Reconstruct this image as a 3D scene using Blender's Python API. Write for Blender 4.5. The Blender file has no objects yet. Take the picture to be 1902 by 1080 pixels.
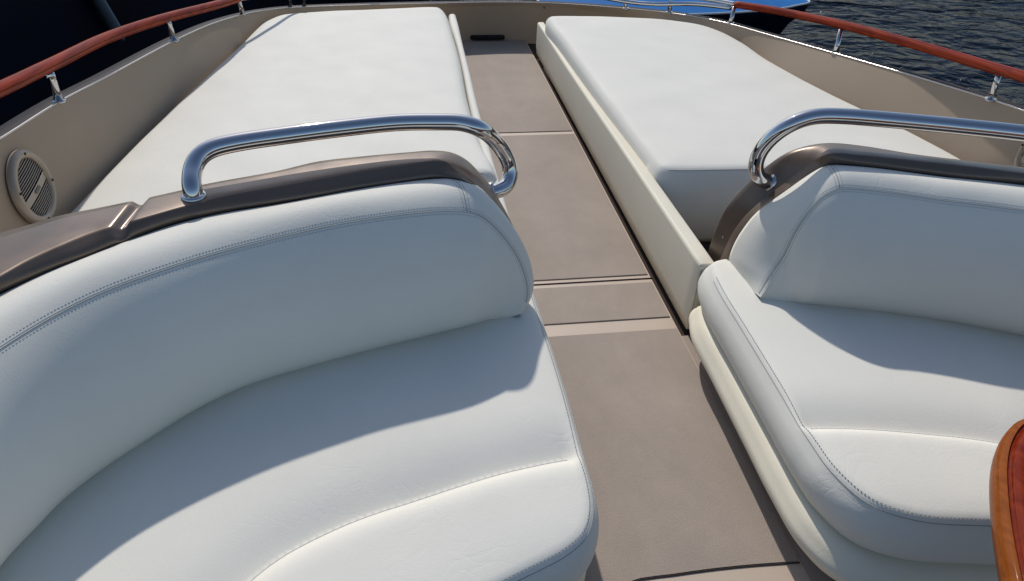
import bpy, bmesh, math, random
import numpy as np
from mathutils import Vector, Matrix
from mathutils.geometry import delaunay_2d_cdt
random.seed(4); rng = np.random.default_rng(4)
col = bpy.context.scene.collection
A = np.array

# ------------------------------------------------------------------ camera model
F, TH, ROLL, PSI, H = 1320.0, math.radians(35.5), math.radians(2.2), math.radians(9.36), 1.45
f_ = A([math.sin(PSI)*math.cos(TH), math.cos(PSI)*math.cos(TH), -math.sin(TH)])
r0 = A([math.cos(PSI), -math.sin(PSI), 0.0]); u0 = np.cross(r0, f_)
r_ = r0*math.cos(ROLL)+u0*math.sin(ROLL); u_ = -r0*math.sin(ROLL)+u0*math.cos(ROLL)
EYE = A([0, 0, H])
def ray(px, py): return f_*F + r_*(px-951) + u_*(540-py)
def P(px, py, z):
    d = ray(px, py); return EYE + d*((z-H)/d[2])
def PY(px, py, Y):
    d = ray(px, py); return EYE + d*(Y/d[1])
def PX(px, py, X):
    d = ray(px, py); return EYE + d*(X/d[0])

# ------------------------------------------------------------------ curves
def cr(pts, n, closed=False):
    """Catmull-Rom through pts, resampled to n points by arc length"""
    p = A(pts, float); k = len(p)
    if closed: q = np.vstack([p[-1], p, p[0], p[1]]); segs = k
    else: q = np.vstack([2*p[0]-p[1], p, 2*p[-1]-p[-2]]); segs = k-1
    out = []
    m = 24
    for i in range(segs):
        p0, p1, p2, p3 = q[i], q[i+1], q[i+2], q[i+3]
        # centripetal
        def tj(ti, a, b): return ti + max(np.linalg.norm(b-a), 1e-9)**0.5
        t0 = 0; t1 = tj(t0, p0, p1); t2 = tj(t1, p1, p2); t3 = tj(t2, p2, p3)
        for s in range(m):
            t = t1 + (t2-t1)*s/m
            A1 = (t1-t)/(t1-t0)*p0+(t-t0)/(t1-t0)*p1; A2 = (t2-t)/(t2-t1)*p1+(t-t1)/(t2-t1)*p2; A3 = (t3-t)/(t3-t2)*p2+(t-t2)/(t3-t2)*p3
            B1 = (t2-t)/(t2-t0)*A1+(t-t0)/(t2-t0)*A2; B2 = (t3-t)/(t3-t1)*A2+(t-t1)/(t3-t1)*A3
            out.append((t2-t)/(t2-t1)*B1+(t-t1)/(t2-t1)*B2)
    if not closed: out.append(p[-1])
    else: out.append(out[0])
    out = A(out); d = np.r_[0, np.cumsum(np.linalg.norm(np.diff(out, axis=0), axis=1))]
    s = np.linspace(0, d[-1], n+1)[:-1] if closed else np.linspace(0, d[-1], n)
    return np.stack([np.interp(s, d, out[:, i]) for i in range(out.shape[1])], 1)

def polydist(pts, line, closed=False):
    L = A(line)[:, :2]
    if closed: L = np.vstack([L, L[:1]])
    a = L[:-1]; b = L[1:]; best = np.full(len(pts), 1e9)
    for i in range(len(a)):
        d = b[i]-a[i]; l = d@d
        t = np.clip(((pts-a[i])@d)/max(l, 1e-12), 0, 1)
        best = np.minimum(best, np.linalg.norm(pts-(a[i]+t[:, None]*d), axis=1))
    return best
def inside(pts, poly):
    x, y = pts[:, 0], pts[:, 1]; c = np.zeros(len(pts), bool); n = len(poly); j = n-1
    for i in range(n):
        xi, yi = poly[i][:2]; xj, yj = poly[j][:2]
        if yi != yj:
            c ^= ((yi > y) != (yj > y)) & (x < (xj-xi)*(y-yi)/(yj-yi)+xi)
        j = i
    return c

# ------------------------------------------------------------------ object helpers
def mesh_obj(name, verts, faces, m, parent=None, smooth=True):
    me = bpy.data.meshes.new(name); me.from_pydata([tuple(map(float, v)) for v in verts], [], [tuple(map(int, f)) for f in faces]); me.update()
    bm = bmesh.new(); bm.from_mesh(me); bmesh.ops.remove_doubles(bm, verts=bm.verts, dist=1e-6); bmesh.ops.recalc_face_normals(bm, faces=bm.faces); bm.to_mesh(me); bm.free()
    if smooth: me.polygons.foreach_set('use_smooth', [True]*len(me.polygons))
    o = bpy.data.objects.new(name, me); col.objects.link(o); me.materials.append(m)
    if parent:
        o.parent = parent; o.matrix_parent_inverse = Matrix.Translation(parent.location).inverted()
    return o
def empty(name, loc):
    o = bpy.data.objects.new(name, None); o.location = [float(v) for v in loc]; o.empty_display_size = .1; col.objects.link(o); return o
def tag(o, label=None, cat=None, group=None, kind=None):
    if label: o['label'] = label
    if cat: o['category'] = cat
    if group: o['group'] = group
    if kind: o['kind'] = kind
    return o
class MB:
    def __init__(s): s.v = []; s.f = []
    def add(s, v, f):
        b = len(s.v); s.v += [tuple(x) for x in v]; s.f += [tuple(i+b for i in g) for g in f]; return s
    def grid(s, g, closeu=False, closev=False):
        n, m = g.shape[:2]; f = []
        for i in range(n if closeu else n-1):
            for j in range(m if closev else m-1):
                f.append((i*m+j, ((i+1) % n)*m+j, ((i+1) % n)*m+(j+1) % m, i*m+(j+1) % m))
        return s.add(g.reshape(-1, 3), f)
    def tube(s, path, r, sides=12, cap=True, flat=1.0, up=(0, 0, 1)):
        p = A(path, float); n = len(p); T = np.gradient(p, axis=0); T /= np.linalg.norm(T, axis=1)[:, None]
        R = np.full(n, r) if np.isscalar(r) else A(r)
        N = np.cross(T[0], up);
        if np.linalg.norm(N) < 1e-3: N = np.cross(T[0], (1, 0, 0))
        N /= np.linalg.norm(N); g = []
        for i in range(n):
            N = N-T[i]*(N@T[i]); N /= np.linalg.norm(N); B = np.cross(N, T[i])
            a = np.linspace(0, 2*math.pi, sides, endpoint=False)
            g.append(p[i]+R[i]*(np.cos(a)[:, None]*N+flat*np.sin(a)[:, None]*B))
        g = A(g); s.grid(g, closev=True); b = len(s.v)
        if cap:
            s.add([p[0]]+list(g[0]), [(0, (k+1) % sides+1, k+1) for k in range(sides)])
            s.add([p[-1]]+list(g[-1]), [(0, k+1, (k+1) % sides+1) for k in range(sides)])
        return s
    def box(s, a, b):
        x0, y0, z0 = a; x1, y1, z1 = b
        return s.add([(x0, y0, z0), (x1, y0, z0), (x1, y1, z0), (x0, y1, z0), (x0, y0, z1), (x1, y0, z1), (x1, y1, z1), (x0, y1, z1)],
                     [(0, 3, 2, 1), (4, 5, 6, 7), (0, 1, 5, 4), (1, 2, 6, 5), (2, 3, 7, 6), (3, 0, 4, 7)])
    def build(s, name, m, parent=None, smooth=True): return mesh_obj(name, s.v, s.f, m, parent, smooth)
def bevel(o, w, seg=3, ang=30):
    b = o.modifiers.new('bevel', 'BEVEL'); b.width = w; b.segments = seg; b.limit_method = 'ANGLE'; b.angle_limit = math.radians(ang); b.harden_normals = False
    return o

# ------------------------------------------------------------------ materials
def mat(name, base, rough=.5, metal=0.0, spec=.5, coat=0, coat_rough=.1, var=0, var_scale=4, bump=None, rvar=0):
    m = bpy.data.materials.new(name); m.use_nodes = True; nt = m.node_tree; b = nt.nodes['Principled BSDF']
    b.inputs['Base Color'].default_value = (*base, 1); b.inputs['Roughness'].default_value = rough; b.inputs['Metallic'].default_value = metal
    b.inputs['Specular IOR Level'].default_value = spec; b.inputs['Coat Weight'].default_value = coat; b.inputs['Coat Roughness'].default_value = coat_rough
    tc = nt.nodes.new('ShaderNodeTexCoord')
    if var:
        n = nt.nodes.new('ShaderNodeTexNoise'); n.inputs['Scale'].default_value = var_scale; n.inputs['Detail'].default_value = 8; n.inputs['Roughness'].default_value = .65
        nt.links.new(tc.outputs['Object'], n.inputs['Vector'])
        r = nt.nodes.new('ShaderNodeMapRange'); r.inputs[1].default_value = .3; r.inputs[2].default_value = .7; r.inputs[3].default_value = 1-var; r.inputs[4].default_value = 1+var
        nt.links.new(n.outputs['Fac'], r.inputs[0])
        mx = nt.nodes.new('ShaderNodeVectorMath'); mx.operation = 'SCALE'; mx.inputs[0].default_value = base
        nt.links.new(r.outputs[0], mx.inputs['Scale']); nt.links.new(mx.outputs[0], b.inputs['Base Color'])
    if rvar:
        n = nt.nodes.new('ShaderNodeTexNoise'); n.inputs['Scale'].default_value = var_scale*2.3; n.inputs['Detail'].default_value = 5
        nt.links.new(tc.outputs['Object'], n.inputs['Vector'])
        r = nt.nodes.new('ShaderNodeMapRange'); r.inputs[1].default_value = .3; r.inputs[2].default_value = .7; r.inputs[3].default_value = rough-rvar; r.inputs[4].default_value = rough+rvar
        nt.links.new(n.outputs['Fac'], r.inputs[0]); nt.links.new(r.outputs[0], b.inputs['Roughness'])
    prev = None
    for (kind, sc, dist) in (bump or []):
        if kind == 'vor':
            n = nt.nodes.new('ShaderNodeTexVoronoi'); n.inputs['Scale'].default_value = sc; out = n.outputs['Distance']
        else:
            n = nt.nodes.new('ShaderNodeTexNoise'); n.inputs['Scale'].default_value = sc; n.inputs['Detail'].default_value = 4; out = n.outputs['Fac']
            if kind == 'warp': n.inputs['Distortion'].default_value = 1.5
        nt.links.new(tc.outputs['Object'], n.inputs['Vector'])
        if kind == 'crease':
            n.inputs['Distortion'].default_value = 1.1; n.inputs['Detail'].default_value = 2
            a = nt.nodes.new('ShaderNodeMath'); a.operation = 'SUBTRACT'; a.inputs[1].default_value = .5; nt.links.new(out, a.inputs[0])
            b2 = nt.nodes.new('ShaderNodeMath'); b2.operation = 'ABSOLUTE'; nt.links.new(a.outputs[0], b2.inputs[0])
            c = nt.nodes.new('ShaderNodeMapRange'); c.interpolation_type = 'SMOOTHSTEP'; c.inputs[1].default_value = 0; c.inputs[2].default_value = .045; nt.links.new(b2.outputs[0], c.inputs[0])
            k = nt.nodes.new('ShaderNodeTexNoise'); k.inputs['Scale'].default_value = 4; nt.links.new(tc.outputs['Object'], k.inputs['Vector'])
            k2 = nt.nodes.new('ShaderNodeMapRange'); k2.inputs[1].default_value = .42; k2.inputs[2].default_value = .68; nt.links.new(k.outputs['Fac'], k2.inputs[0])
            e = nt.nodes.new('ShaderNodeMath'); e.operation = 'MULTIPLY'; nt.links.new(c.outputs[0], e.inputs[0]); nt.links.new(k2.outputs[0], e.inputs[1]); out = e.outputs[0]
        bp = nt.nodes.new('ShaderNodeBump'); bp.inputs['Strength'].default_value = 1; bp.inputs['Distance'].default_value = dist
        nt.links.new(out, bp.inputs['Height'])
        if prev: nt.links.new(prev.outputs[0], bp.inputs['Normal'])
        prev = bp
    if prev: nt.links.new(prev.outputs[0], b.inputs['Normal'])
    return m
VB = [('noise', 6, .0009), ('crease', 11, .00018), ('crease', 27, .00010), ('noise', 60, .00012), ('vor', 330, .00016), ('noise', 800, .00008)]
M = {}
M['vinyl'] = mat('white_vinyl', (.765, .74, .655), .6, spec=.08, var=.03, var_scale=3, bump=VB, rvar=.05)
M['vinyl_cream'] = mat('cream_vinyl', (.78, .72, .57), .5, spec=.15, var=.03, var_scale=3, bump=VB, rvar=.05)
M['thread'] = mat('grey_thread', (.22, .23, .25), .8)
M['groove'] = mat('seam_groove', (.36, .36, .34), .7)
M['bronze'] = mat('bronze_paint', (.165, .125, .098), .33, metal=.5, spec=.35, var=.05, var_scale=5, bump=[('noise', 700, .00006)], rvar=.06, coat=0)
M['coaming'] = mat('taupe_wall', (.40, .305, .215), .6, spec=.3, var=.03, var_scale=2, bump=[('noise', 5, .002), ('noise', 500, .00015)])
M['floor'] = mat('nonskid_taupe', (.345, .285, .235), .72, spec=.2, var=.10, var_scale=2.2, bump=[('vor', 260, .0004), ('noise', 14, .0008)])
def specks(m):
    nt = m.node_tree; b = nt.nodes['Principled BSDF']; src = b.inputs['Base Color'].links[0].from_socket
    tc = nt.nodes.new('ShaderNodeTexCoord'); v = nt.nodes.new('ShaderNodeTexVoronoi'); v.inputs['Scale'].default_value = 8; nt.links.new(tc.outputs['Object'], v.inputs['Vector'])
    mr = nt.nodes.new('ShaderNodeMapRange'); mr.inputs[1].default_value = .018; mr.inputs[2].default_value = .034; mr.inputs[3].default_value = .62; mr.inputs[4].default_value = 1; nt.links.new(v.outputs['Distance'], mr.inputs[0])
    w = nt.nodes.new('ShaderNodeTexNoise'); w.inputs['Scale'].default_value = 1.1; w.inputs['Detail'].default_value = 9; w.inputs['Roughness'].default_value = .75; w.inputs['Distortion'].default_value = .6
    mp = nt.nodes.new('ShaderNodeMapping'); mp.inputs['Scale'].default_value = (2.2, 1, 1); nt.links.new(tc.outputs['Object'], mp.inputs[0]); nt.links.new(mp.outputs[0], w.inputs['Vector'])
    m2 = nt.nodes.new('ShaderNodeMapRange'); m2.inputs[1].default_value = .35; m2.inputs[2].default_value = .65; m2.inputs[3].default_value = .93; m2.inputs[4].default_value = 1.06; nt.links.new(w.outputs['Fac'], m2.inputs[0])
    mu = nt.nodes.new('ShaderNodeMath'); mu.operation = 'MULTIPLY'; nt.links.new(mr.outputs[0], mu.inputs[0]); nt.links.new(m2.outputs[0], mu.inputs[1])
    sc = nt.nodes.new('ShaderNodeVectorMath'); sc.operation = 'SCALE'; nt.links.new(src, sc.inputs[0]); nt.links.new(mu.outputs[0], sc.inputs['Scale']); nt.links.new(sc.outputs[0], b.inputs['Base Color'])
specks(M['floor'])
M['floor_smooth'] = mat('gelcoat_tan', (.52, .42, .33), .5, spec=.35, var=.04, var_scale=3)
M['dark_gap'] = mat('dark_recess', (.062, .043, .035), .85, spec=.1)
M['chrome'] = mat('polished_stainless', (.58, .58, .59), .03, metal=1, bump=[('noise', 60, .00005)])
M['steel'] = mat('stainless_trim', (.50, .46, .43), .25, metal=1)
M['cap'] = mat('rail_cap', (.035, .028, .028), .6, spec=.08)
M['speaker'] = mat('speaker_plastic', (.38, .31, .235), .38, metal=.2, spec=.5)
M['black'] = mat('black_plastic', (.008, .008, .009), .6, spec=.2)
M['badge'] = mat('grey_badge', (.11, .11, .10), .45)
M['darkhull'] = mat('dark_hull', (.002, .0042, .012), .5, spec=.03, var=.6, var_scale=.6)
M['palestripe'] = mat('pale_band', (.13, .155, .19), .6)
M['bluehull'] = mat('blue_deck', (.02, .15, .42), .7, spec=.05, var=.12, var_scale=1.2)
M['whitepaint'] = mat('white_paint', (.7, .7, .68), .4)
M['cockpit'] = mat('cockpit_floor', (.10, .035, .018), .45, var=.2, var_scale=6)

def wood(name, dark, light, axis='Y', scale=1.0):
    m = bpy.data.materials.new(name); m.use_nodes = True; nt = m.node_tree; b = nt.nodes['Principled BSDF']
    tc = nt.nodes.new('ShaderNodeTexCoord'); mp = nt.nodes.new('ShaderNodeMapping')
    mp.inputs['Scale'].default_value = {'Y': (30*scale, 2.2*scale, 30*scale), 'X': (2.2*scale, 30*scale, 30*scale), 'Z': (30*scale, 30*scale, 3*scale)}[axis]
    n = nt.nodes.new('ShaderNodeTexNoise'); n.inputs['Scale'].default_value = 1.6; n.inputs['Detail'].default_value = 7; n.inputs['Distortion'].default_value = .8
    cr_ = nt.nodes.new('ShaderNodeValToRGB'); cr_.color_ramp.elements[0].position = .32; cr_.color_ramp.elements[1].position = .68
    cr_.color_ramp.elements[0].color = (*dark, 1); cr_.color_ramp.elements[1].color = (*light, 1)
    nt.links.new(tc.outputs['Object'], mp.inputs[0]); nt.links.new(mp.outputs[0], n.inputs['Vector']); nt.links.new(n.outputs['Fac'], cr_.inputs[0]); nt.links.new(cr_.outputs[0], b.inputs['Base Color'])
    b.inputs['Roughness'].default_value = .35; b.inputs['Coat Weight'].default_value = .35; b.inputs['Coat Roughness'].default_value = .03; b.inputs['Specular IOR Level'].default_value = 0
    return m
M['mahogany'] = wood('varnished_mahogany', (.15, .011, .0012), (.29, .032, .0025))
M['tablewood'] = wood('varnished_table_wood', (.13, .011, .002), (.21, .024, .004), scale=1.6)
M['tableamber'] = wood('varnished_amber_wood', (.20, .050, .006), (.28, .075, .010), scale=1.6)

def water_mat():
    m = bpy.data.materials.new('dark_water'); m.use_nodes = True; nt = m.node_tree; nt.nodes.remove(nt.nodes['Principled BSDF'])
    out = nt.nodes['Material Output']; di = nt.nodes.new('ShaderNodeBsdfDiffuse'); di.inputs[0].default_value = (.006, .010, .017, 1)
    gl = nt.nodes.new('ShaderNodeBsdfGlossy'); gl.inputs['Color'].default_value = (.55, .62, .72, 1); gl.inputs['Roughness'].default_value = .1
    fr = nt.nodes.new('ShaderNodeFresnel'); fr.inputs[0].default_value = 1.28; mu = nt.nodes.new('ShaderNodeMath'); mu.operation = 'MULTIPLY'; mu.inputs[1].default_value = .42
    mx = nt.nodes.new('ShaderNodeMixShader'); nt.links.new(fr.outputs[0], mu.inputs[0]); nt.links.new(mu.outputs[0], mx.inputs[0]); nt.links.new(di.outputs[0], mx.inputs[1]); nt.links.new(gl.outputs[0], mx.inputs[2]); nt.links.new(mx.outputs[0], out.inputs[0])
    tc = nt.nodes.new('ShaderNodeTexCoord'); prev = None
    for (sx, sy, rot, sc, dist, det) in ((1, 1.3, .5, .45, .55, 2), (1, 1.3, -.4, 1.3, .22, 3), (1, 1.2, .9, 4.5, .03, 3)):
        mp = nt.nodes.new('ShaderNodeMapping'); mp.inputs['Scale'].default_value = (sx, sy, 1); mp.inputs['Rotation'].default_value = (0, 0, rot)
        n = nt.nodes.new('ShaderNodeTexNoise'); n.inputs['Scale'].default_value = sc; n.inputs['Detail'].default_value = det; n.inputs['Distortion'].default_value = .8
        bp = nt.nodes.new('ShaderNodeBump'); bp.inputs['Distance'].default_value = dist; bp.inputs['Strength'].default_value = 1
        nt.links.new(tc.outputs['Object'], mp.inputs[0]); nt.links.new(mp.outputs[0], n.inputs['Vector']); nt.links.new(n.outputs['Fac'], bp.inputs['Height'])
        if prev: nt.links.new(prev.outputs[0], bp.inputs['Normal'])
        prev = bp
    for nd in (gl, fr, di): nt.links.new(prev.outputs[0], nd.inputs['Normal'])
    return m
M['water'] = water_mat()

# ------------------------------------------------------------------ upholstery: flat cushions
def offset_loop(L, d):
    """move closed ccw loop inward by d"""
    t = np.roll(L, -1, 0)-np.roll(L, 1, 0); t /= np.linalg.norm(t, axis=1)[:, None]
    n = np.stack([-t[:, 1], t[:, 0]], 1); return L+n*(d if np.isscalar(d) else A(d)[:, None])
def ccw(L):
    a = 0.5*np.sum(L[:, 0]*np.roll(L[:, 1], -1)-np.roll(L[:, 0], -1)*L[:, 1]); return L if a > 0 else L[::-1]
class Pad:
    def __init__(s, outline, ztop, zbot, crown=.02, crw=.07, r=.012, seam=None, vdepth=.018, vw=.035, bulge=.012, n=260, step=.012, lip=0, wrinkle=0, under=0.0):
        s.L = ccw(cr(outline, n, closed=True)); s.zt, s.zb, s.crown, s.crw, s.r = ztop, zbot, crown, crw, r
        s.seam, s.vd, s.vw, s.bulge, s.step, s.wr, s.under = seam, vdepth, vw, bulge, step, wrinkle, under
    def height(s, pts):
        pts = A(pts)[:, :2]; d = polydist(pts, s.L, True); ds = polydist(pts, s.seam) if s.seam is not None else None
        z = s.zt + s.crown*(1-np.exp(-d/s.crw)) - s.r*(np.clip(1-d/s.r, 0, 1)**2)*.9
        if ds is not None:
            side = s.front_side(pts)
            w = np.where(side, s.vw*.5, s.vw*1.6)
            z -= s.vd*np.exp(-(ds/w)**1.45)*np.clip(d/.03, 0, 1)
        if s.wr:
            x, y = pts[:, 0], pts[:, 1]
            z += s.wr*(np.sin(x*9+3*np.sin(y*5))*np.cos(y*7+1.3)+.5*np.sin(x*21+y*13))*np.clip(d/.05, 0, 1)
        return z
    def front_side(s, pts):
        S = A(s.seam)[:, :2]; k = np.argmin(((pts[:, None]-S[None])**2).sum(2), 1); k = np.clip(k, 1, len(S)-2)
        t = S[k+1]-S[k-1]; v = pts-S[k]; c = t[:, 0]*v[:, 1]-t[:, 1]*v[:, 0]
        return c > 0 if s.fs > 0 else c < 0
    fs = 1; bfn = None
    def build(s, name, m, parent):
        L = s.L; n = len(L); rings = [L]+[offset_loop(L, d) for d in (s.r*.2, s.r*.5, s.r, s.r*1.8)]
        ringpts = [L]+[R[(polydist(R, L, True) > d*.93) & inside(R, L)] for R, d in zip(rings[1:], (s.r*.2, s.r*.5, s.r, s.r*1.8))]
        x0, y0 = L.min(0); x1, y1 = L.max(0)
        gx, gy = np.meshgrid(np.arange(x0, x1, s.step), np.arange(y0, y1, s.step)); g = np.stack([gx.ravel(), gy.ravel()], 1)
        g[:, 0] += (np.arange(len(g))//gx.shape[1] % 2)*s.step*.5
        g = g[inside(g, L)]; g = g[polydist(g, L, True) > s.r*2.2]
        extra = []
        if s.seam is not None:
            S = cr(s.seam, 260)[:, :2]; S = S[inside(S, L)]; S = S[polydist(S, L, True) > s.r*2]; 
            SF = cr(s.seam, 260)[:, :2]; t_ = np.gradient(SF, axis=0); t_ /= np.linalg.norm(t_, axis=1)[:, None]; nn_ = np.stack([-t_[:, 1], t_[:, 0]], 1)
            g = g[polydist(g, SF) > .034]; extra = [S]
            for o_ in (-.032, -.024, -.016, -.010, -.0055, -.0025, .0025, .0055, .010, .016, .024, .032):
                q = SF[::2]+nn_[::2]*o_; q = q[inside(q, L)]; q = q[polydist(q, L, True) > s.r*2]; extra.append(q)
        pts = np.vstack(ringpts+[g]+extra)
        vs, es, fs, ov, oe, of = delaunay_2d_cdt([Vector(p) for p in pts.tolist()], [(i, (i+1) % n) for i in range(n)], [], 1, 1e-5)
        v2 = A([tuple(v) for v in vs]); z = s.height(v2)
        top = np.c_[v2, z]; V = [tuple(p) for p in top]; Fc = [tuple(f) for f in fs]
        # side band
        zl = s.height(L); k = 10; rows = []
        for j in range(k+1):
            t = j/k; b = (s.bulge if s.bfn is None else s.bfn(L))*math.sin(math.pi*t)**.7 + s.under*t
            R = offset_loop(L, -b); rows.append(np.c_[R, zl*(1-t)+s.zb*t])
        mb = MB(); mb.v = V; mb.f = Fc; mb.grid(A(rows), closev=True)
        last = rows[-1]; mb.add([last.mean(0)]+list(last), [(0, i+1, (i+1) % n+1) for i in range(n)])
        o = mb.build(name, m, parent); return o
    def lift(s, path, up=.0006):
        p = A(path)[:, :2]; return np.c_[p, s.height(p)+up]

def stitches(mb, path, pitch=.0062, ln=.0036, r=.0007, up=None):
    d = np.r_[0, np.cumsum(np.linalg.norm(np.diff(path, axis=0), axis=1))]; n = int(d[-1]/pitch)
    for i in range(n):
        s0 = (i+.2)*pitch; q = A([[np.interp(s0+e*ln, d, path[:, k]) for k in range(3)] for e in (0, .5, 1)])
        q[1, 2] += r*.5
        mb.tube(q, [r*.6, r, r*.6], 5)

# ------------------------------------------------------------------ upholstery: backrests
def backrest(T, B, K, N, m, parent, bulge=.022, bandb=.014, nv=34, nb=16, flip=False):
    """T, B, K: lists of sections (same number); each section resampled to N[i] and joined"""
    def join(C): 
        out = [cr(c, n) for c, n in zip(C, N)]
        return np.vstack([out[0]]+[o[1:] for o in out[1:]])
    T, B, K = join(T), join(B), join(K); n = len(T)
    # smooth the shared curves a little
    def sm(c, it=2):
        c = c.copy()
        for _ in range(it): c[1:-1] = .25*c[:-2]+.5*c[1:-1]+.25*c[2:]
        return c
    T, B, K = sm(T), sm(B), sm(K, 5)
    tan = np.gradient(T, axis=0); vert = T-B
    nor = np.cross(tan, vert); nor /= np.linalg.norm(nor, axis=1)[:, None]
    if (nor[:, 1].mean() > 0): nor = -nor
    for _ in range(30): nor[1:-1] = .25*nor[:-2]+.5*nor[1:-1]+.25*nor[2:]
    nor /= np.linalg.norm(nor, axis=1)[:, None]
    front = []
    h = np.linalg.norm(vert, axis=1); hh = np.clip(h/.32, .05, 1)**1.7
    ramp = np.clip(np.minimum(np.arange(n), n-1-np.arange(n))/38 if not flip else np.arange(n)/70, 0, 1); ramp = ramp*ramp*(3-2*ramp); hh = hh*(ramp if flip else 1)
    prof = cr([(0, 0), (.014, .025), (.036, .075), (.054, .15), (.066, .27), (.071, .42), (.067, .58), (.054, .74), (.035, .87), (.017, .955), (0, 1)], nv+1)
    nh = nor.copy(); nh[:, 2] = 0; nh /= np.linalg.norm(nh, axis=1)[:, None]; Bs = B-nh*(.014*np.clip(h/.2, 0, 1))[:, None]; Bs[:, 2] = np.minimum(Bs[:, 2], B[:, 2])
    for fw, e in prof: front.append(Bs+(T-Bs)*e+nh*(fw*bulge/.02*hh)[:, None])
    B = Bs
    band = []
    mid = (T+K)/2; C = (B+T)/2 - nor*.05
    # outward direction of the band
    bt = np.cross(tan, K-T); bt /= np.linalg.norm(bt, axis=1)[:, None]
    sgn = np.sign(((mid-C)*bt).sum(1)).mean(); bt *= np.sign(sgn) if sgn else 1
    for _ in range(12): bt[1:-1] = .25*bt[:-2]+.5*bt[1:-1]+.25*bt[2:]
    ii = np.arange(n); endt = np.clip(ii/8, 0, 1)*np.clip((n-1-ii)/10, 0, 1)
    for j in range(1, nb+1):
        w = j/nb; band.append(T+(K-T)*w+bt*(bandb*(math.sin(math.pi*w)**.9)*endt)[:, None])
    S_ = A(front+band)
    for _ in range(14): S_[1:-1] = .25*S_[:-2]+.5*S_[1:-1]+.25*S_[2:]
    for _ in range(3): S_[1:-1, 1:-1] = .25*S_[1:-1, :-2]+.5*S_[1:-1, 1:-1]+.25*S_[1:-1, 2:]
    front = list(S_[:nv+1]); band = list(S_[nv+1:]); T = S_[nv]
    low = K*.8+B*.2; low[:, 2] = np.minimum(B[:, 2], K[:, 2])-.012
    low2 = K*.35+B*.65; low2[:, 2] = np.minimum(B[:, 2], K[:, 2])-.012
    rows = front+band+[low, low2, B]
    g = A(rows); mb = MB(); mb.grid(g)
    o = mb.build('backrest_cushion', m, parent)
    return o, front, band, T, B, K, nor, bt
def surf_path(front, band, w):
    """offset curve: w>0 onto the band, w<0 onto the front, in metres"""
    rows = (band if w > 0 else front[::-1][1:]); T = front[-1]; out = []
    for i in range(len(T)):
        line = A([T[i]]+[r[i] for r in rows]); d = np.r_[0, np.cumsum(np.linalg.norm(np.diff(line, axis=0), axis=1))]
        out.append([np.interp(abs(w), d, line[:, k]) for k in range(3)])
    return A(out)

# ================================================================== SETTING
sea = mesh_obj('water', [(-1500, -1500, -3.5), (1500, -1500, -3.5), (1500, 1500, -3.5), (-1500, 1500, -3.5)], [(0, 1, 2, 3)], M['water']); tag(sea, kind='structure')

# deck floor: smooth gelcoat base with slightly raised nonskid panels
fl = empty('deck_floor', (.6, 2.5, 0)); tag(fl, 'taupe walkway floor running between the two white sun pads', 'deck', kind='structure')
fb = MB(); fb.box((-.05, .66, -.05), (.846, 5.02, 0.0)); fb.build('floor_base', M['floor_smooth'], fl, smooth=False)
fb = MB(); fb.box((.846, .66, -.06), (2.4, 5.02, -.02)); fb.box((-1.6, .66, -.06), (-.05, 5.02, -.03)); fb.build('floor_under_seats', M['dark_gap'], fl, smooth=False)  # dark colour paints in the shade strip beside the right board
fb = MB(); fb.box((.846, .66, -.0195), (1.1, 1.70, -.0005)); fb.build('floor_edge', M['floor'], fl, smooth=False)
def panel(y0, y1, y0b=None, y1b=None):
    y0b = y0 if y0b is None else y0b; y1b = y1 if y1b is None else y1b
    v = [(0.0, y0, 0.0005), (.840, y0b, .0005), (.840, y1b, .0005), (0.0, y1, .0005)]
    v += [(x, y, .004) for x, y, z in v]
    o = mesh_obj('nonskid_panel', v, [(0, 3, 2, 1), (4, 5, 6, 7), (0, 1, 5, 4), (1, 2, 6, 5), (2, 3, 7, 6), (3, 0, 4, 7)], M['floor'], fl, smooth=False)
    return bevel(o, .002, 2)
panel(3.375, 5.0); panel(2.055, 3.335); panel(1.80, 2.005)
# the near panel ends in an arc
arc = [(0.0, .70), (.15, .755), (.30, .80)]+[tuple(P(*p, .004)[:2]) for p in [(1168, 1080), (1250, 1066), (1330, 1055), (1400, 1048), (1455, 1045.5)]]; arc[-1] = (.842, arc[-1][1])
arc = cr(arc, 24); pv = [(x, y) for x, y in arc]+[(.841, 1.735), (0.0, 1.735)]
n = len(pv); v = [(x, y, .0005) for x, y in pv]+[(x, y, .004) for x, y in pv]
mesh_obj('nonskid_panel', v, [tuple(range(n))[::-1], tuple(range(n, 2*n))]+[(i, (i+1) % n, (i+1) % n+n, i+n) for i in range(n)], M['floor'], fl, smooth=False)
g = MB(); g.tube(np.c_[arc[:, 0], arc[:, 1]-.003, np.full(24, .0015)], .0016, 6)
for yy in (2.031,): g.tube([(0.0, yy, .0), (.85, yy, .0)], .0035, 6)
g.build('joint', M['dark_gap'], fl)
ck = MB(); ck.box((-2, -2.5, -.34), (3, .70, -.30)); o = ck.build('cockpit_sole', M['cockpit'], None, smooth=False); tag(o, 'dark reddish lower floor past the rounded step', 'floor', kind='structure')
rs = MB(); rs.box((-.05, .64, -.30), (1.2, .66, -.003)); rs.build('riser', M['dark_gap'], fl, smooth=False)

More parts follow.
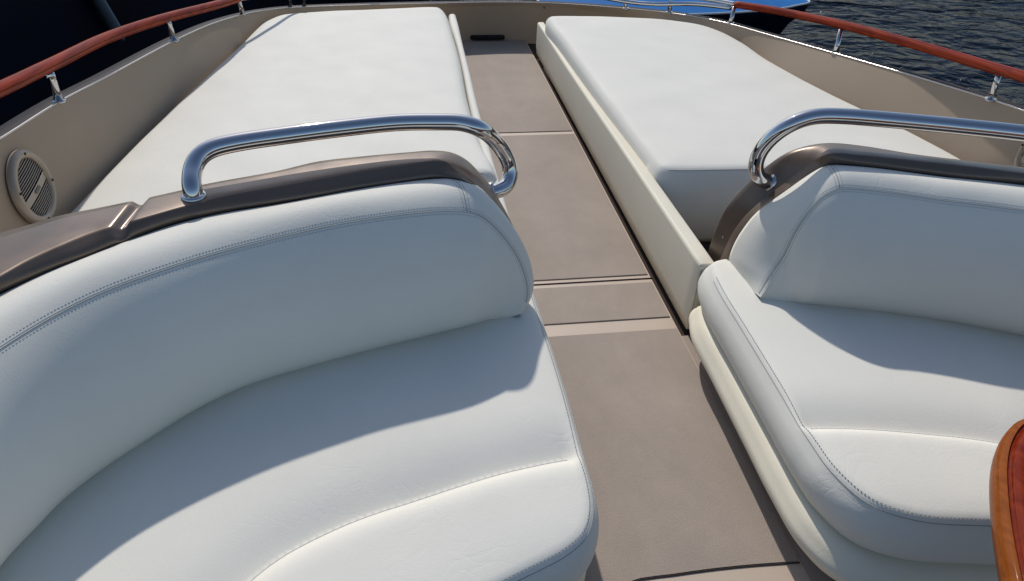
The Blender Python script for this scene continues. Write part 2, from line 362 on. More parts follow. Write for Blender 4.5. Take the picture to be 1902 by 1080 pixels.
# ================================================================== COAMING
rimpx = [(-160, 345, .64), (-60, 292, .61), (0, 259, .58), (110, 190, .54), (200, 143, .50), (325, 76, .455), (400, 43, .40), (455, 27, .35), (480, 22, .33), (530, 16, .305), (600, 12.5, .285), (740, 8.5, .265), (840, 6.5, .258), (930, 5, .255), (1030, 7, .258), (1110, 12, .27), (1200, 20, .285), (1245, 25, .295), (1330, 39, .325), (1440, 69, .37), (1600, 114, .43), (1700, 143, .46), (1850, 189, .50), (1902, 207, .515), (1980, 236, .54), (2120, 290, .57)]
rim = cr([P(*p) for p in rimpx], 160)
basepx = [(-100, 640, .3), (-30, 540, .3), (108, 398, .3), (220, 283, .3), (313, 192, .3), (401, 110, .3), (441, 74, .3), (466, 50, .3), (488, 32, .3), (520, 20, .3)]
lo = [P(*p) for p in basepx]+[A([-.3, 4.80, .3]), A([.2, 4.93, .3]), A([.6, 4.97, .25]), A([1.0, 4.93, .3]), A([1.4, 4.78, .3])]
lo += [P(*p)+A([.012, 0, 0]) for p in [(1346, 57, .3), (1384, 77, .3), (1437, 112, .3), (1522, 158, .3), (1614, 202, .3), (1703, 245, .3), (1791, 291, .3), (1900, 345, .3), (2060, 420, .3)]]
lo = cr(lo, 400)
# match base to rim by closest plan point, moving monotonically
base = []; 
for i, q in enumerate(rim):
    k = np.argmin(((lo[:, :2]-q[:2])**2).sum(1)); base.append(lo[k])
base = A(base)
for _ in range(6): base[1:-1] = .25*base[:-2]+.5*base[1:-1]+.25*base[2:]
base[:, 2] = .22
co = empty('coaming', (.6, 5.0, 0)); tag(co, 'taupe inner wall with metallic capped edge wrapping around both white sun pads', 'coaming')
wall = []
outw = rim-base; outw[:, 2] = 0
for t in (0, .3, .6, .85, 1):
    q = base+(rim-base)*t; wall.append(q)
b0 = base.copy(); b0[:, 2] = -.03; wall = [b0]+wall
MB().grid(A(wall)).build('coaming_wall', M['coaming'], co)
tng = np.gradient(rim, axis=0); tng /= np.linalg.norm(tng, axis=1)[:, None]; nout = np.cross(tng, (0, 0, 1)); nout[:, 2] = 0; nout /= np.linalg.norm(nout, axis=1)[:, None]
if nout[80, 1] < 0: nout = -nout
capw = [rim+nout*.004, rim+nout*.02+A([0, 0, .003]), rim+nout*.06, rim+nout*.075-A([0, 0, .02]), rim+nout*.09-A([0, 0, .35]), rim+nout*.02-A([0, 0, .9])]
MB().grid(A(capw)).build('cap', M['cap'], co)
MB().tube(rim+A([0, 0, .001]), .0036, 10).build('rim_highlight', M['steel'], co)  # bright metal tube added to draw the highlight along the rounded rim
# scupper slot
sc = MB(); a = P(874, 72, .02); b_ = P(938, 72, .02); sc.box((a[0], 4.93, .012), (b_[0], 4.962, .04)); bevel(sc.build('scupper', M['black'], co, smooth=False), .01, 3)
for p in [(466, 35, .31), (1344, 46, .29), (1010, 11, .24)]:
    q = P(*p); k = np.argmin(((rim[:, :2]-q[:2])**2).sum(1)); q = rim[k]-A([0, 0, .03])-nout[k]*.006
    MB().tube([q, q+nout[k]*.012], .006, 10).build('screw', M['badge'], co)

# ================================================================== HANDRAILS
def post(mb, base_, top, r=.012):
    mb.tube([base_, base_*.5+top*.5, top], [r*1.25, r, r], 12, flat=.7)
def rail_thing(label, wood_pts, steel_pts, posts, steel_posts):
    t = empty('handrail', P(*posts[0][0])); tag(t, label, 'handrail')
    if wood_pts is not None: MB().tube(cr([P(*p) for p in wood_pts], 80), .0255, 16, flat=.78).build('wooden_rail', M['mahogany'], t)
    for s in steel_pts: MB().tube(cr([P(*p) for p in s], 30), .013, 12).build('steel_rail', M['chrome'], t)
    for b, tp in posts+steel_posts:
        B_, T_ = P(*b), P(*tp); mb = MB(); post(mb, B_, T_); o = mb.build('stanchion', M['chrome'], t)
        MB().tube([B_-A([0, 0, .002]), B_+A([0, 0, .006])], .021, 16).build('foot', M['chrome'], o)
    return t
def rz(x, y): return 0
rail_thing('varnished red wooden handrail on short stainless posts along the left side above the dark hull',
    [(-120, 218, .73), (0, 166, .70), (100, 118, .665), (200, 70, .62), (300, 36, .575), (403, 9, .51), (440, -2, .48)],
    [[(440, -2, .48), (500, -10, .44), (560, -18, .39), (700, -25, .36)]],
    [((110, 189, .54), (93, 136, .655)), ((324, 76, .455), (312, 40, .56))], [((451, 27, .35), (443, 0, .47)), ((540, 13, .25), (535, -14, .39)), ((565, 12, .25), (562, -14, .39))])
rail_thing('varnished red wooden handrail on short stainless posts along the right side above open water',
    [(1368, 9, .43), (1440, 20, .465), (1500, 32, .495), (1563, 46, .53), (1700, 83, .575), (1850, 128, .62), (1902, 143, .64), (2020, 182, .67)],
    [[(1368, 8, .43), (1300, -3, .41), (1200, -12, .39)], [(1358, 15, .40), (1290, 8, .37), (1215, 8, .345), (1176, 5, .335), (1120, -4, .34)]],
    [((1357, 44, .335), (1364, 13, .42)), ((1552, 100, .41), (1562, 55, .515)), ((1839, 186, .498), (1857, 134, .61))], [((1243, 24, .295), (1247, -8, .40)), ((1163, 17, .28), (1160, 2, .33))])

# ================================================================== SUN PADS
def sunpad(label, outline, m):
    c = A(outline).mean(0); t = empty('sun_pad', (c[0], c[1], 0)); tag(t, label, 'sun pad', 'sun pads on the foredeck')
    p = Pad(outline, .292, -.015, crown=.014, crw=.09, r=.03, bulge=.028, n=420, step=.025, wrinkle=.0014)
    p.bfn = lambda L: np.where(L[:, 1] < 2.42, .034, .005)*1.0
    p.build('cushion', m, t); return p, t
Lo = [(.30, 2.335), (.312, 2.40), (.288, 2.62), (.275, 3.09), (.288, 3.7), (.285, 4.1), (.268, 4.62), (.24, 4.68)]
Lo += [P(*p, .3)[:2] for p in [(700, 14), (600, 18), (545, 22), (519, 25), (490, 36), (468, 54), (443, 79), (403, 115), (315, 196), (223, 285), (110, 400), (20, 490)]] + [(-1.2, 1.7), (-1.0, 1.78), (-.6, 2.1), (.1, 2.32)]
lpad, lt = sunpad('long white sun pad on the left of the walkway, narrowing towards the bow', [tuple(q) for q in Lo], M['vinyl'])
Ro = [(.925, 2.33), (.917, 2.36), (.912, 2.45), (.893, 3.2), (.882, 4.0), (.872, 4.40), (.89, 4.45)]
Ro += [P(*p, .3)[:2] for p in [(1100, 27), (1200, 31), (1250, 35), (1300, 42), (1346, 57), (1384, 77), (1437, 112), (1522, 158), (1614, 202), (1703, 245), (1791, 291)]] + [(2.18, 2.22), (2.05, 2.18), (1.7, 2.2), (1.3, 2.275), (.96, 2.30)]
rpad, rt = sunpad('white sun pad right of the walkway, its blunt near end showing a shaded face', [tuple(q) for q in Ro], M['vinyl'])
# top seam line near the blunt ends
for p_, t_, xs in ((rpad, rt, (.95, 1.9)), (lpad, lt, (-.2, .28))):
    L = p_.L; k = (L[:, 0] > xs[0]) & (L[:, 0] < xs[1]) & (L[:, 1] < 2.6); q = L[k]; q = q[np.argsort(q[:, 0])]
    q = q+A([0, .018]); MB().tube(p_.lift(q, .0002), .0016, 6).build('seam', M['groove'], t_)

# upright padded side boards
def side_board(label, prof, m):
    """prof: list of (y, xl, xr, ztop)"""
    t0 = prof[0]; rows = []
    P_ = cr([list(p) for p in prof], 60)
    for y, xl, xr, zt in P_:
        r = min(.019 if xl < .5 else .012, (xr-xl)*.45); pts = []
        for a in np.linspace(0, 90, 7): pts.append((xl+r-r*math.cos(math.radians(a)), zt-r+r*math.sin(math.radians(a))))
        for a in np.linspace(90, 0, 7): pts.append((xr-r+r*math.cos(math.radians(a)), zt-r+r*math.sin(math.radians(a))))
        b = .0015
        pts = [(xl+.004, .012), (xl-b, .06), (xl-b, zt*.6)]+pts+[(xr+b, zt*.6), (xr+b, .06), (xr-.004, .012)]
        rows.append([(x, y, z) for x, z in pts])
    g = A(rows); m0 = g[0].mean(0); 
    def shrink(row, dy, s):
        c = A([row[:, 0].mean(), 0, (row[:, 2].max()+row[:, 2].min())/2]); q = row.copy(); q[:, 0] = c[0]+(q[:, 0]-c[0])*s; q[:, 2] = np.where(q[:, 2] > c[2], q[:, 2]-(1-s)*.028, q[:, 2]+(1-s)*.02); q[:, 1] += dy; return q
    a = g[0]; z = g[-1]; s = 1 if P_[-1][0] > P_[0][0] else -1
    g = np.concatenate([[shrink(a, -.010*s, .55)], [shrink(a, -.006*s, .85)], [shrink(a, -.0025*s, .97)], g, [shrink(z, .003*s, .97)], [shrink(z, .007*s, .85)], [shrink(z, .011*s, .55)]])
    mb = MB(); mb.grid(g, closev=True)
    for e in (g[0], g[-1]): mb.add([e.mean(0)]+list(e), [(0, i+1, (i+1) % len(e)+1) for i in range(len(e))])
    o = mb.build('side_board', m); tag(o, label, 'padded board'); return o
rb = side_board('long cream padded board standing upright along the right side of the walkway', [(1.72, .862, .918, .268), (2.6, .862, .915, .248), (3.6, .860, .910, .226), (4.62, .860, .905, .212)], M['vinyl_cream'])
sm_ = MB(); sm_.tube([(.864, 1.7155, .262), (.89, 1.7105, .264), (.914, 1.7155, .262)], .0013, 6); sm_.tube([(.868, 1.7085, .25), (.868, 1.7085, .14), (.868, 1.7085, .03)], .0013, 6); sm_.build('seam', M['groove'], rb)
side_board('soft wavy white padded board standing at the left edge of the walkway', [(2.06, .290, .330, .25), (2.5, .284, .324, .26), (3.12, .284, .321, .262), (3.6, .294, .328, .26), (4.03, .298, .333, .255), (4.45, .292, .342, .25), (4.72, .300, .345, .24)], M['vinyl'])

# ================================================================== SETTEES
def perimeter_seams(pad, path2d, parent, name='seam', inset=.004, rowsoff=(-.004, .005), band_rows=False):
    S = cr(path2d, 400)[:, :2]
    MB().tube(pad.lift(S, -.0002), .0011, 6).build('seam', M['groove'], parent)

# ---- left settee
ls = empty('settee', (-.3, 1.1, 0)); tag(ls, 'curved white settee left of the walkway, its wide backrest sweeping towards the viewer', 'settee', 'white settees facing aft')
Ll = [(.27, 1.74), (.318, 1.70), (.325, 1.62), (.328, 1.529), (.336, 1.206), (.334, 1.013), (.333, .905), (.322, .845), (.295, .796), (.25, .763), (.197, .74), (.15, .722), (.0, .655), (-.15, .52), (-.25, .32), (-.3, 0), (-.32, -.45), (-.40, -.5), (-1.25, -.5), (-1.3, -.4), (-1.3, .8), (-1.0, 1.45), (-.6, 1.7), (0, 1.76)]
sv = [P(*p, .28)[:2] for p in [(1084, 839), (1011, 856), (930, 876), (848, 901), (767, 927), (685, 954), (604, 988), (522, 1031), (459, 1080)]] + [(-.45, .62), (-.56, .4), (-.62, .1), (-.64, -.48)]
sv = cr(sv, 200)
lp = Pad(Ll, .285, .165, crown=.016, crw=.05, r=.016, wrinkle=.0012, seam=sv, vdepth=.030, vw=.046, bulge=.013, n=520, step=.014)
lp.fs = -1
# decide front side sign: the point in front (nearer the viewer) of the seam must be 'front'
def fixsign(pad, pt):
    pad.fs = 1
    if not pad.front_side(A([pt]))[0]: pad.fs = -1
fixsign(lp, (.2, .80))
cu = lp.build('seat_cushion', M['vinyl'], ls)
MB().tube(lp.lift(sv[inside(sv, lp.L)], -.0006), .0014, 6).build('seam', M['groove'], cu)
def edge_stitch(pad, keep, parent):
    """double stitching along the kept part of the perimeter"""
    for d, nm in ((.0035, 'seam'),):
        q = offset_loop(pad.L, d); q = q[keep(q)]; MB().tube(pad.lift(q, .0001), .0010, 6).build('seam', M['groove'], parent)
    mb = MB(); q = offset_loop(pad.L, .0115); q = q[keep(q)]; stitches(mb, pad.lift(q, .0004), .0082, .0048, .0009); mb.build('stitching', M['thread'], parent)
    mb = MB(); q = offset_loop(pad.L, -.0028); k = keep(q); q = q[k]; z = pad.height(pad.L)[k]-.008; stitches(mb, np.c_[q, z], .0088, .0052, .0011); mb.build('stitching', M['thread'], parent)
def roll_start(pad, pt):
    k = np.argmin(((pad.L-A(pt))**2).sum(1)); pad.L = np.roll(pad.L, -k, 0)
roll_start(lp, (-1.25, -.5))
edge_stitch(lp, lambda q: (q[:, 0] > .0) & (q[:, 1] < 1.60), cu)
Lb = Pad([(x+.0 if x < 0 else x-.004, y+(.012 if y < .9 else 0)) for x, y in Ll], .158, .004, crown=.004, r=.014, bulge=.008, n=420, step=.04)
Lb.build('base_cushion', M['vinyl_cream'], ls)
# backrest
TL = [[P(*p, .62) for p in [(-190, 800), (-90, 706), (0, 640), (96, 582), (194, 535), (320, 491), (398, 467), (514, 437), (631, 411), (748, 394)]] + [P(825, 388, .612), P(868, 390, .598)],
      [P(868, 390, .598), PY(888, 397, 1.527), PY(907, 411, 1.53), PY(942, 450, 1.525), PY(967, 495, 1.517), PY(977, 532, 1.500), PY(977, 558, 1.484), PY(966, 584, 1.472)]]
BL = [[P(*p, .293) for p in [(-150, 1290), (-70, 1160), (0, 1062), (48, 1012), (106, 950), (192, 882), (270, 830), (361, 772), (457, 726), (578, 688), (700, 655), (800, 630), (862, 614)]],
      [P(862, 614, .293), P(900, 604, .293), P(930, 596, .295), P(950, 589, .298)]]
KL = [[P(*p, .632) for p in [(-190, 655), (-90, 592), (0, 546), (103, 499), (155, 479), (250, 442), (333, 414), (417, 395), (514, 380), (670, 351), (787, 334), (840, 331)]],
      [P(840, 331, .632), PY(876, 338, 1.625), PY(915, 372, 1.61), PY(948, 417, 1.595), PY(972, 462, 1.60), PY(982, 500, 1.59), PY(984, 532, 1.565), PY(980, 560, 1.525), PY(968, 585, 1.487)]]
bo, fr, bd, T_, B_, K_, nor, bt = backrest(TL, BL, KL, (120, 50), M['vinyl'], ls, bulge=.0205, bandb=.019)
def br_stitch(o, fr, bd, k0, k1, T_, K_, kc):
    MB().tube(surf_path(fr, bd, .0)[k0:k1], .0013, 6).build('seam', M['groove'], o)
    MB().tube(surf_path(fr, bd, .0045)[k0:k1], .0007, 5).build('seam', M['groove'], o)
    for w in (.011, -.008):
        mb = MB(); stitches(mb, surf_path(fr, bd, w)[k0:k1], pitch=.0068, ln=.004, r=.00062); mb.build('stitching', M['thread'], o)
    line = A([T_[kc]]+[r[kc] for r in bd]); MB().tube(line+A([0, 0, .0002]), .0011, 6).build('seam', M['groove'], o)
    for dk in (-1, 1):
        mb = MB(); l2 = A([T_[kc+dk]]+[r[kc+dk] for r in bd]); d = l2-line; d = d/np.linalg.norm(d, axis=1)[:, None]*.008; stitches(mb, line+d+A([0, 0, .0004]), pitch=.0075, ln=.0045, r=.0006); mb.build('stitching', M['thread'], o)
br_stitch(bo, fr, bd, 4, 164, T_, K_, 119)

# frame with a moulded ledge
def frame(Opx, Cpx, Apx, n, parent, notch=None, back=.30, floor_z=0.0):
    O, C, A_ = (cr(c, n) for c in (Opx, Cpx, Apx))
    for c in (O, C, A_):
        for _ in range(2): c[1:-1] = .25*c[:-2]+.5*c[1:-1]+.25*c[2:]
    if notch:
        for c, k in ((O, 1), (C, .85), (A_, .25)):
            s = np.linspace(0, 1, n)
            for i in range(n):
                d = abs(i-notch[0])/notch[1]
                c[i, 2] -= notch[2]*k*(1/(1+math.exp((d-1)*5)))
    out = O-C; out[:, 2] = 0; out /= np.linalg.norm(out, axis=1)[:, None]
    rows = []
    dn = A([0, 0, 1.0])
    Ob = O+out*.006; low = O.copy(); low[:, 2] = np.minimum(floor_z, O[:, 2]-.05)
    mid = O+out*.006; mid[:, 2] = O[:, 2]*.5
    rows += [low, mid, Ob-dn*.02, O+out*.0035-dn*.004, O, O*.8+C*.2+dn*.0015, O*.35+C*.65+dn*.0015, C*.94+O*.06+dn*.001]
    rows += [C, C*.92+A_*.08-dn*.0006-out*.003, C*.75+A_*.25-out*.0075-dn*.001, C*.55+A_*.45-out*.0105, C*.35+A_*.65-out*.0115, C*.17+A_*.83-out*.009, A_-out*.003]
    inn = A_+out*.03-dn*.012; rows += [A_+out*.004-dn*.006, inn, inn-dn*.1]
    last = inn.copy(); last[:, 2] = low[:, 2]; rows += [last]
    mb = MB(); mb.grid(A(rows), closeu=True)
    g = A(rows)
    for e in (g[:, 0], g[:, -1]): mb.add(list(e), [tuple(range(len(e)))])
    return mb.build('backrest_frame', M['bronze'], parent), O, C, A_
OL = [P(*p, .66) for p in [(-200, 500), (-90, 459), (0, 433), (60, 416), (110, 401), (180, 387), (262, 370), (335, 354), (378, 343), (514, 318), (592, 300), (670, 291), (760, 283), (806, 280)]] + [PY(840, 284, 1.735), PY(866, 297, 1.725), PY(893, 324, 1.71), PY(915, 352, 1.69), PY(938, 390, 1.67), PY(953, 420, 1.65), PY(966, 450, 1.64)]
CL = [P(*p, .664) for p in [(-200, 640), (-90, 563), (0, 514), (50, 485), (111, 457), (167, 434), (261, 407), (342, 384), (417, 365), (514, 347), (620, 327), (709, 312), (780, 303), (806, 300)]] + [PY(843, 306, 1.67), PY(866, 317, 1.665), PY(889, 336, 1.65), PY(910, 359, 1.635), PY(934, 393, 1.62), PY(950, 421, 1.61), PY(964, 452, 1.60)]
AL = [P(*p, .634) for p in [(-190, 652), (-90, 590), (0, 543), (50, 520), (103, 497), (155, 477), (250, 440), (333, 412), (417, 393), (514, 377), (600, 362), (670, 349), (787, 332), (815, 329)]] + [PY(846, 330, 1.625), PY(870, 337, 1.615), PY(888, 350, 1.61), PY(908, 372, 1.60), PY(930, 402, 1.585), PY(948, 427, 1.575), PY(962, 456, 1.57)]
nn = 260
fo, Oc, Cc, Ac = frame(OL, CL, AL, nn, ls)
# place the drainage notch
kn = np.argmin(((Oc[:, :2]-P(262, 372, .66)[:2])**2).sum(1))
bpy.data.objects.remove(fo); fo, Oc, Cc, Ac = frame(OL, CL, AL, nn, ls, notch=(kn, 2.0, .015))

# grab handle
def handle(path, parent, feet, r=.0215):
    c = cr(path, 140)
    for _ in range(10): c[1:-1] = .25*c[:-2]+.5*c[1:-1]+.25*c[2:]
    o = MB().tube(c, r, 28, cap=True).build('grab_handle', M['chrome'], parent)
    for p, d in feet:
        d = A(d, float); d /= np.linalg.norm(d); p = A(p); MB().tube([p-d*.004, p+d*.002, p+d*.007, p+d*.0085], [r*1.28, r*1.28, r*1.2, r*1.02], 28).build('flange', M['chrome'], o)
f1 = P(360, 366, .664); f2 = PY(919, 356, 1.725)
handle([f1-A([0, 0, .01]), f1+A([0, 0, .02]), P(357, 318, .705), P(364, 297, .722), P(385, 279, .735), P(430, 267, .74), P(530, 252, .74), P(640, 238, .74), P(740, 228, .74), P(820, 227, .74), P(858, 228, .739), P(889, 238, .728), PY(921, 264, 1.77), PY(942, 294, 1.785), PY(949, 318, 1.78), PY(947, 336, 1.765), PY(938, 350, 1.745), f2, f2+A([-.02, 0, -.006])], ls, [(f1, (0, 0, 1)), (f2+A([-.006, 0, 0]), (.9, -.1, .3))])

# ---- right settee
rs_ = empty('settee', (1.4, 1.2, 0)); tag(rs_, 'white settee right of the walkway with a rounded front corner beside the wooden table', 'settee', 'white settees facing aft')
Rl = [(.93, 1.72), (.888, 1.70), (.868, 1.65), (.856, 1.55), (.853, 1.40), (.847, 1.153), (.843, .98), (.850, .89), (.885, .806), (.96, .757), (1.097, .728), (1.4, .69), (1.8, .65), (2.1, .64), (2.2, .70), (2.2, 1.0), (2.2, 1.62), (2.12, 1.72), (1.5, 1.75)]
rv = cr([P(*p, .275)[:2] for p in [(1484, 792), (1560, 796), (1640, 800), (1700, 805), (1780, 813), (1842, 822), (1902, 832)]]+[A([1.6, .93]), A([2.19, .90])], 160)
rp = Pad(Rl, .285, .158, crown=.016, crw=.05, r=.016, wrinkle=.0012, seam=rv, vdepth=.026, vw=.040, bulge=.021, n=520, step=.013); fixsign(rp, (1.1, .78))
roll_start(rp, (2.2, 1.2))
cu2 = rp.build('seat_cushion', M['vinyl'], rs_)
MB().tube(rp.lift(rv[inside(rv, rp.L)], -.0006), .0014, 6).build('seam', M['groove'], cu2)
edge_stitch(rp, lambda q: (q[:, 0] < 1.9) & (q[:, 1] < 1.62), cu2)
Rb = Pad([(x-.038 if x < 1.0 else x, y-(.038 if y < .9 else -.0)) if y < 1.6 else (x-(.034 if x < 1 else 0), y-.03) for x, y in Rl], .155, .075, crown=.006, r=.03, bulge=.014, n=420, step=.03, under=-.012)
rbo = Rb.build('base_cushion', M['vinyl_cream'], rs_)
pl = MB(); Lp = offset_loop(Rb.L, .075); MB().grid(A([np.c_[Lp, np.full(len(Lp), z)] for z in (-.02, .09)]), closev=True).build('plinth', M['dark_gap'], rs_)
TR = [[P(1413, 553, .31), PY(1438, 516, 1.498), PY(1464, 478, 1.505), PY(1485, 431, 1.512), PY(1507, 393, 1.52), PY(1532, 362, 1.53), P(1561, 346, .62)],
      [P(*p, .62) for p in [(1561, 346), (1600, 348), (1668, 356), (1754, 369), (1830, 378), (1902, 388), (2000, 404), (2120, 430), (2300, 480)]]]
BR = [[P(1413, 556, .295), P(1424, 559, .295), P(1440, 563, .295), P(1460, 567, .295), P(1500, 572, .295)],
      [P(*p, .293) for p in [(1500, 572), (1541, 576), (1626, 585), (1754, 603), (1830, 617), (1902, 632), (2000, 658), (2120, 700), (2300, 780)]]]
KR = [[PY(1350, 505, 1.70), PY(1352, 485, 1.70), PY(1364, 452, 1.695), PY(1379, 427, 1.69), PY(1404, 396, 1.68), PY(1438, 370, 1.67), PY(1498, 326, 1.66), P(1534, 304, .632)],
      [P(*p, .632) for p in [(1534, 304), (1626, 312), (1700, 322), (1754, 329), (1830, 336), (1902, 344), (2000, 356), (2120, 376), (2300, 410)]]]
bo2, fr2, bd2, T2, B2, K2, nor2, bt2 = backrest(TR, BR, KR, (60, 110), M['vinyl'], rs_, bulge=.0185, bandb=.020, flip=True)
br_stitch(bo2, fr2, bd2, 1, 168, T2, K2, 59)
OR = [PY(1318, 480, 1.80), PY(1321, 457, 1.80), PY(1334, 420, 1.80), PY(1350, 387, 1.79), PY(1385, 345, 1.78), PY(1430, 305, 1.76), PY(1462, 284, 1.745), PY(1500, 271, 1.73)] + [P(*p, .66) for p in [(1540, 266), (1600, 271), (1700, 287), (1800, 299), (1902, 311), (2000, 324), (2120, 340), (2300, 370)]]
CR_ = [PY(1335, 508, 1.735), PY(1349, 480, 1.735), PY(1362, 449, 1.73), PY(1375, 423, 1.725), PY(1402, 390, 1.71), PY(1443, 352, 1.70), PY(1480, 322, 1.68), PY(1512, 300, 1.665)] + [P(*p, .664) for p in [(1541, 287), (1600, 290), (1700, 300), (1800, 311), (1902, 324), (2000, 336), (2120, 354), (2300, 386)]]
AR = [PY(1340, 512, 1.70), PY(1354, 480, 1.70), PY(1367, 450, 1.695), PY(1382, 425, 1.69), PY(1406, 395, 1.68), PY(1446, 362, 1.67), PY(1484, 334, 1.66), PY(1512, 315, 1.65)] + [P(*p, .634) for p in [(1542, 305), (1600, 309), (1700, 321), (1800, 333), (1902, 343), (2000, 356), (2120, 376), (2300, 410)]]
fo2, O2, C2, A2 = frame(OR, CR_, AR, 240, rs_)
q = PY(1345, 441, 1.772); MB().tube([q+A([.003, .006, 0]), q+A([-.003, -.004, .002])], .0055, 12).build('screw', M['steel'], fo2)
g1 = PY(1428, 338, 1.735)
handle([g1+A([.02, 0, -.012]), g1, PY(1412, 335, 1.735), PY(1403, 320, 1.74), PY(1405, 296, 1.75), PY(1425, 264, 1.745), PY(1465, 233, 1.725), P(1510, 217, .735), P(1560, 216, .74), P(1640, 222, .74), P(1780, 235, .74), P(1902, 248, .74), P(2010, 262, .74), P(2040, 275, .72), P(2045, 300, .69), P(2045, 330, .66)], rs_, [(g1+A([.004, 0, -.002]), (-.9, -.1, .35))])

# ================================================================== SPEAKERS
def speaker(center, nrm, label, R=.114):
    nrm = A(nrm, float); nrm /= np.linalg.norm(nrm); up = A([0, 0, 1.0]); sx = np.cross(up, nrm); sx /= np.linalg.norm(sx); sy = np.cross(nrm, sx); c = A(center)
    t = empty('speaker', c); tag(t, label, 'speaker', 'round wall speakers')
    def W(x, y, z): return c+sx*x+sy*y+nrm*z
    prof = [(R*1.0, 0), (R*1.0, .008), (R*.97, .016), (R*.9, .020), (R*.80, .019), (R*.765, .013), (R*.75, .008)]
    a = np.linspace(0, 2*math.pi, 64, endpoint=False)
    MB().grid(A([[W(r*math.cos(t_), r*math.sin(t_), z) for t_ in a] for r, z in prof]), closev=True).build('rim', M['speaker'], t)
    MB().add([W(0, 0, .006)]+[W(R*.77*math.cos(t_), R*.77*math.sin(t_), .006) for t_ in a], [(0, i+1, (i+1) % 64+1) for i in range(64)]).build('backing', M['black'], t)
    mb = MB(); Ri = R*.77; rot = math.radians(8); cc, ss = math.cos(rot), math.sin(rot)
    k = -Ri+.004
    while k < Ri-.002:
        if not (-.024 < k < .004):
            hw = math.sqrt(Ri*Ri-k*k); q = [W(cc*x-ss*k, ss*x+cc*k, .0115+.004*(1-(x*x+k*k)/Ri**2)) for x in np.linspace(-hw, hw, 9)]; mb.tube(q, .0017, 6)
        k += .0078
    mb.build('grille', M['speaker'], t)
    k0 = -.01; pts = []
    g = [[W(cc*x-ss*y, ss*x+cc*y, .012+.004*(1-(x*x+y*y)/Ri**2)) for x in np.linspace(-Ri*.99, Ri*.99, 13)] for y in (-.022, -.012, .000)]
    MB().grid(A(g)).build('nameplate', M['speaker'], t)
    MB().grid(A([[W(cc*x-ss*y, ss*x+cc*y, .0185) for x in np.linspace(-.018, .018, 5)] for y in (-.016, -.005)])).build('badge', M['badge'], t)
    MB().tube([W(cc*x-ss*.003, ss*x+cc*.003, .014+.004*(1-x*x/Ri**2)) for x in np.linspace(-Ri*.97, Ri*.97, 13)], .0011, 6).build('bright_rib', M['steel'], t)
    for ang in (75, 165, 255, 345):
        x, y = R*.87*math.cos(math.radians(ang)), R*.87*math.sin(math.radians(ang)); MB().tube([W(x, y, .016), W(x, y, .0215)], .0042, 10).build('screw', M['black'], t)
def on_wall(px, py, side):
    """first hit of the sight line with the coaming wall"""
    best = None
    for i in range(len(rim)):
        if (side < 0) != (i < 70): continue
        for t in np.linspace(0, 1, 30):
            q = base[i]+(rim[i]-base[i])*t; v = q-EYE; z = v@f_; x = 951+F*(v@r_)/z; y = 540-F*(v@u_)/z; d = (x-px)**2+(y-py)**2
            if best is None or d < best[0]: best = (d, q, i)
    i = best[2]; n = np.cross(rim[i+1]-rim[i-1], rim[i]-base[i]); n /= np.linalg.norm(n)
    if n[0]*side > 0: n = -n
    return best[1], n
c, n_ = on_wall(47, 350, -1); print('speaker', c, n_); speaker(c+n_*.002, n_, 'round taupe speaker with slatted grille on the left wall above the settee frame')
c, n_ = on_wall(1930, 300, 1); print('speaker', c, n_); speaker(c+n_*.002, n_, 'round taupe speaker cut by the right picture edge behind the steel handle')

# ================================================================== TABLE
tb = empty('table', (1.35, .45, -.3)); tag(tb, 'varnished red wooden table with moulded rounded edge in the lower right corner', 'table')
tp = [P(p[0]+22, p[1]-2, .60)[:2] for p in [(1902, 761), (1872, 776), (1850, 808), (1841, 850), (1843, 920), (1852, 990), (1868, 1070), (1885, 1140)]]
tl = [tuple(p) for p in tp]+[(.74, .20), (.82, .02), (1.0, -.06), (1.7, -.06), (1.9, .05), (1.95, .4), (1.9, .72), (1.7, .80), (1.3, .80), (1.12, .78)]
TLp = ccw(cr(tl, 300, closed=True))
prof = [(.0, .548, 'a'), (-.000, .556, 'a'), (.0, .585, 'a'), (.004, .591, 'a'), (.010, .592, 'g')]
def ringz(d, z): L = offset_loop(TLp, d); return np.c_[L, np.full(len(L), z)]
MB().grid(A([ringz(.03, .540), ringz(.006, .545), ringz(-.001, .552), ringz(-.003, .566), ringz(-.001, .582), ringz(.004, .588), ringz(.010, .590)]), closev=True).build('edge_band', M['tableamber'], tb)
MB().grid(A([ringz(.010, .590), ringz(.0115, .587), ringz(.014, .587), ringz(.016, .592), ringz(.020, .598), ringz(.028, .601), ringz(.035, .601), ringz(.037, .598), ringz(.040, .598)]), closev=True).build('moulding', M['tablewood'], tb)
L = offset_loop(TLp, .040); vs, es, fs, *_ = delaunay_2d_cdt([Vector(p) for p in L.tolist()], [(i, (i+1) % len(L)) for i in range(len(L))], [], 1, 1e-6)
tv = [(v.x, v.y, .598) for v in vs]; mesh_obj('table_top', tv, fs, M['tableamber'], tb, smooth=False)
L = offset_loop(TLp, .03); vs, es, fs, *_ = delaunay_2d_cdt([Vector(p) for p in L.tolist()], [(i, (i+1) % len(L)) for i in range(len(L))], [], 1, 1e-6)
mesh_obj('underside', [(v.x, v.y, .540) for v in vs], fs, M['tablewood'], tb, smooth=False)
MB().tube([(1.35, .36, -.3), (1.35, .36, -.27), (1.35, .36, -.26), (1.35, .36, .54)], [.16, .15, .045, .04], 28).build('pedestal', M['steel'], tb)

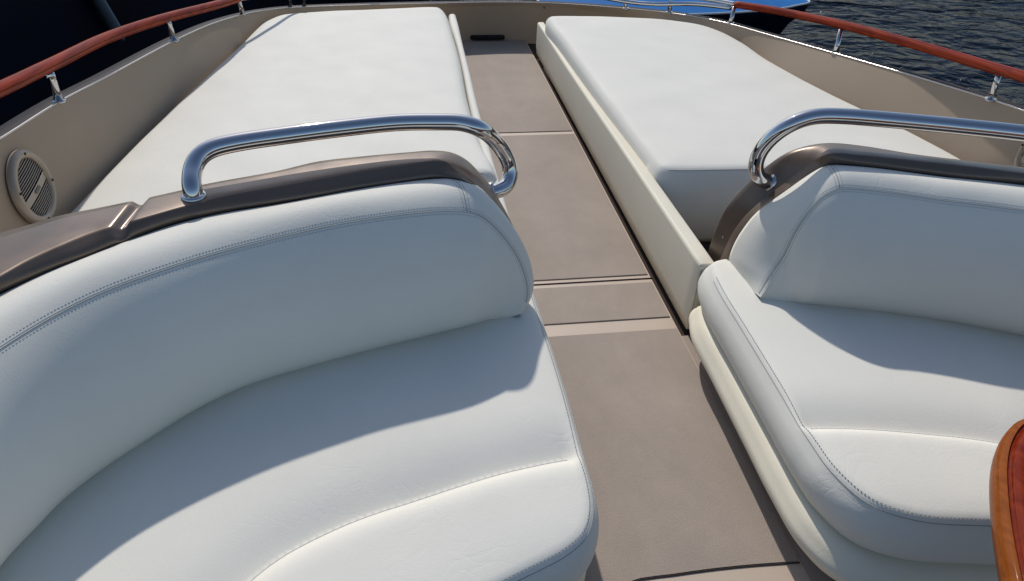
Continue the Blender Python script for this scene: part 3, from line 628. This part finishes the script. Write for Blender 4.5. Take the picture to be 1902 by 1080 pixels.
# ================================================================== OTHER BOATS
ny = empty('neighbouring_yacht', (-3.2, 6, -3.5)); tag(ny, 'dark navy yacht hull filling the gap behind the left handrail', 'yacht')
pl_ = cr([(-3.6, -8), (-3.1, -2), (-3.0, 3), (-3.0, 8), (-2.7, 14), (-1.6, 20), (0.2, 26), (3.0, 31)], 80)
rows = []
for z, off in ((-3.7, -.5), (-2.8, -.15), (-1.5, .0), (-.4, .06), (.6, .1), (.75, .06), (.75, -.5), (.75, -4)):
    rows.append(np.c_[pl_[:, 0]+off, pl_[:, 1], np.full(80, z)])
MB().grid(A(rows)).build('hull', M['darkhull'], ny)
# pale upright streak against the hull
g = []
for t in np.linspace(0, 1, 14):
    pa = PX(168+60*t, -25+100*t, -2.88)
    g.append(pa)
MB().tube(A(g), [.02]+[.055]*11+[.05, .02], 12).build('pale_streak', M['palestripe'], ny)

bb = empty('moored_boat', (4, 12.5, -3.5)); tag(bb, 'blue decked boat with white edge and black hull moored beyond the bow rail', 'boat')
dl = [(7.12, 12.25), (6.75, 11.98), (6.2, 11.72), (5.2, 11.5), (3.8, 11.4), (2.9, 11.5), (2.4, 12.0), (2.25, 12.7), (2.5, 13.5), (3.1, 13.9), (4.0, 14.0), (5.6, 13.6), (6.7, 12.9)]
dl = [(x*1.339, y*1.339) for x, y in dl]
DL = ccw(cr(dl, 120, closed=True)); Z = lambda L, z: np.c_[L, np.full(len(L), z)]
c0 = DL.mean(0)
MB().grid(A([Z(offset_loop(DL, .02), -2.50), Z(c0+(DL-c0)*.6, -2.42), Z(c0+(DL-c0)*.2, -2.38), Z(c0+(DL-c0)*.001, -2.38)]), closev=True).build('deck', M['bluehull'], bb)
MB().grid(A([Z(offset_loop(DL, .03), -2.52), Z(DL, -2.58), Z(offset_loop(DL, .05), -2.75), Z(c0+(DL-c0)*.90, -3.0), Z(c0+(DL-c0)*.80, -3.6)]), closev=True).build('hull', M['darkhull'], bb)
MB().tube(np.vstack([Z(DL, -2.51), Z(DL, -2.51)[:1]]), .022, 8, cap=False).build('rubbing_strake', M['whitepaint'], bb)

# ================================================================== LIGHT, CAMERA
EL, AZ = math.radians(41), math.radians(-6)
W = bpy.data.worlds.new('World'); bpy.context.scene.world = W; W.use_nodes = True; nt = W.node_tree
bg = nt.nodes['Background']; sk = nt.nodes.new('ShaderNodeTexSky'); sk.sky_type = 'NISHITA'; sk.sun_disc = False; sk.sun_elevation = EL; sk.sun_rotation = AZ
nt.links.new(sk.outputs[0], bg.inputs[0]); bg.inputs[1].default_value = .112; sk.ozone_density = 1.8; sk.dust_density = 1.0; sk.altitude = 100
sd = bpy.data.lights.new('sun', 'SUN'); sd.energy = 2.95; sd.angle = math.radians(1.0); sd.color = (1, .95, .885)
so = bpy.data.objects.new('sun', sd); col.objects.link(so); so.location = (2, 6, 6)
dv = Vector((math.sin(AZ)*math.cos(EL), math.cos(AZ)*math.cos(EL), math.sin(EL))); so.rotation_euler = (-dv).to_track_quat('-Z', 'Y').to_euler()
cd = bpy.data.cameras.new('camera'); cam = bpy.data.objects.new('camera', cd); col.objects.link(cam); bpy.context.scene.camera = cam
cd.sensor_width = 36; cd.lens = 36*F/1902; cd.clip_start = .02; cd.clip_end = 5000
mw = Matrix(((r_[0], u_[0], -f_[0], 0), (r_[1], u_[1], -f_[1], 0), (r_[2], u_[2], -f_[2], H), (0, 0, 0, 1))); cam.matrix_world = mw
sc_ = bpy.context.scene; sc_.view_settings.view_transform = 'Standard'; sc_.view_settings.look = 'None'; sc_.view_settings.gamma = 1; sc_.view_settings.exposure = 0.0
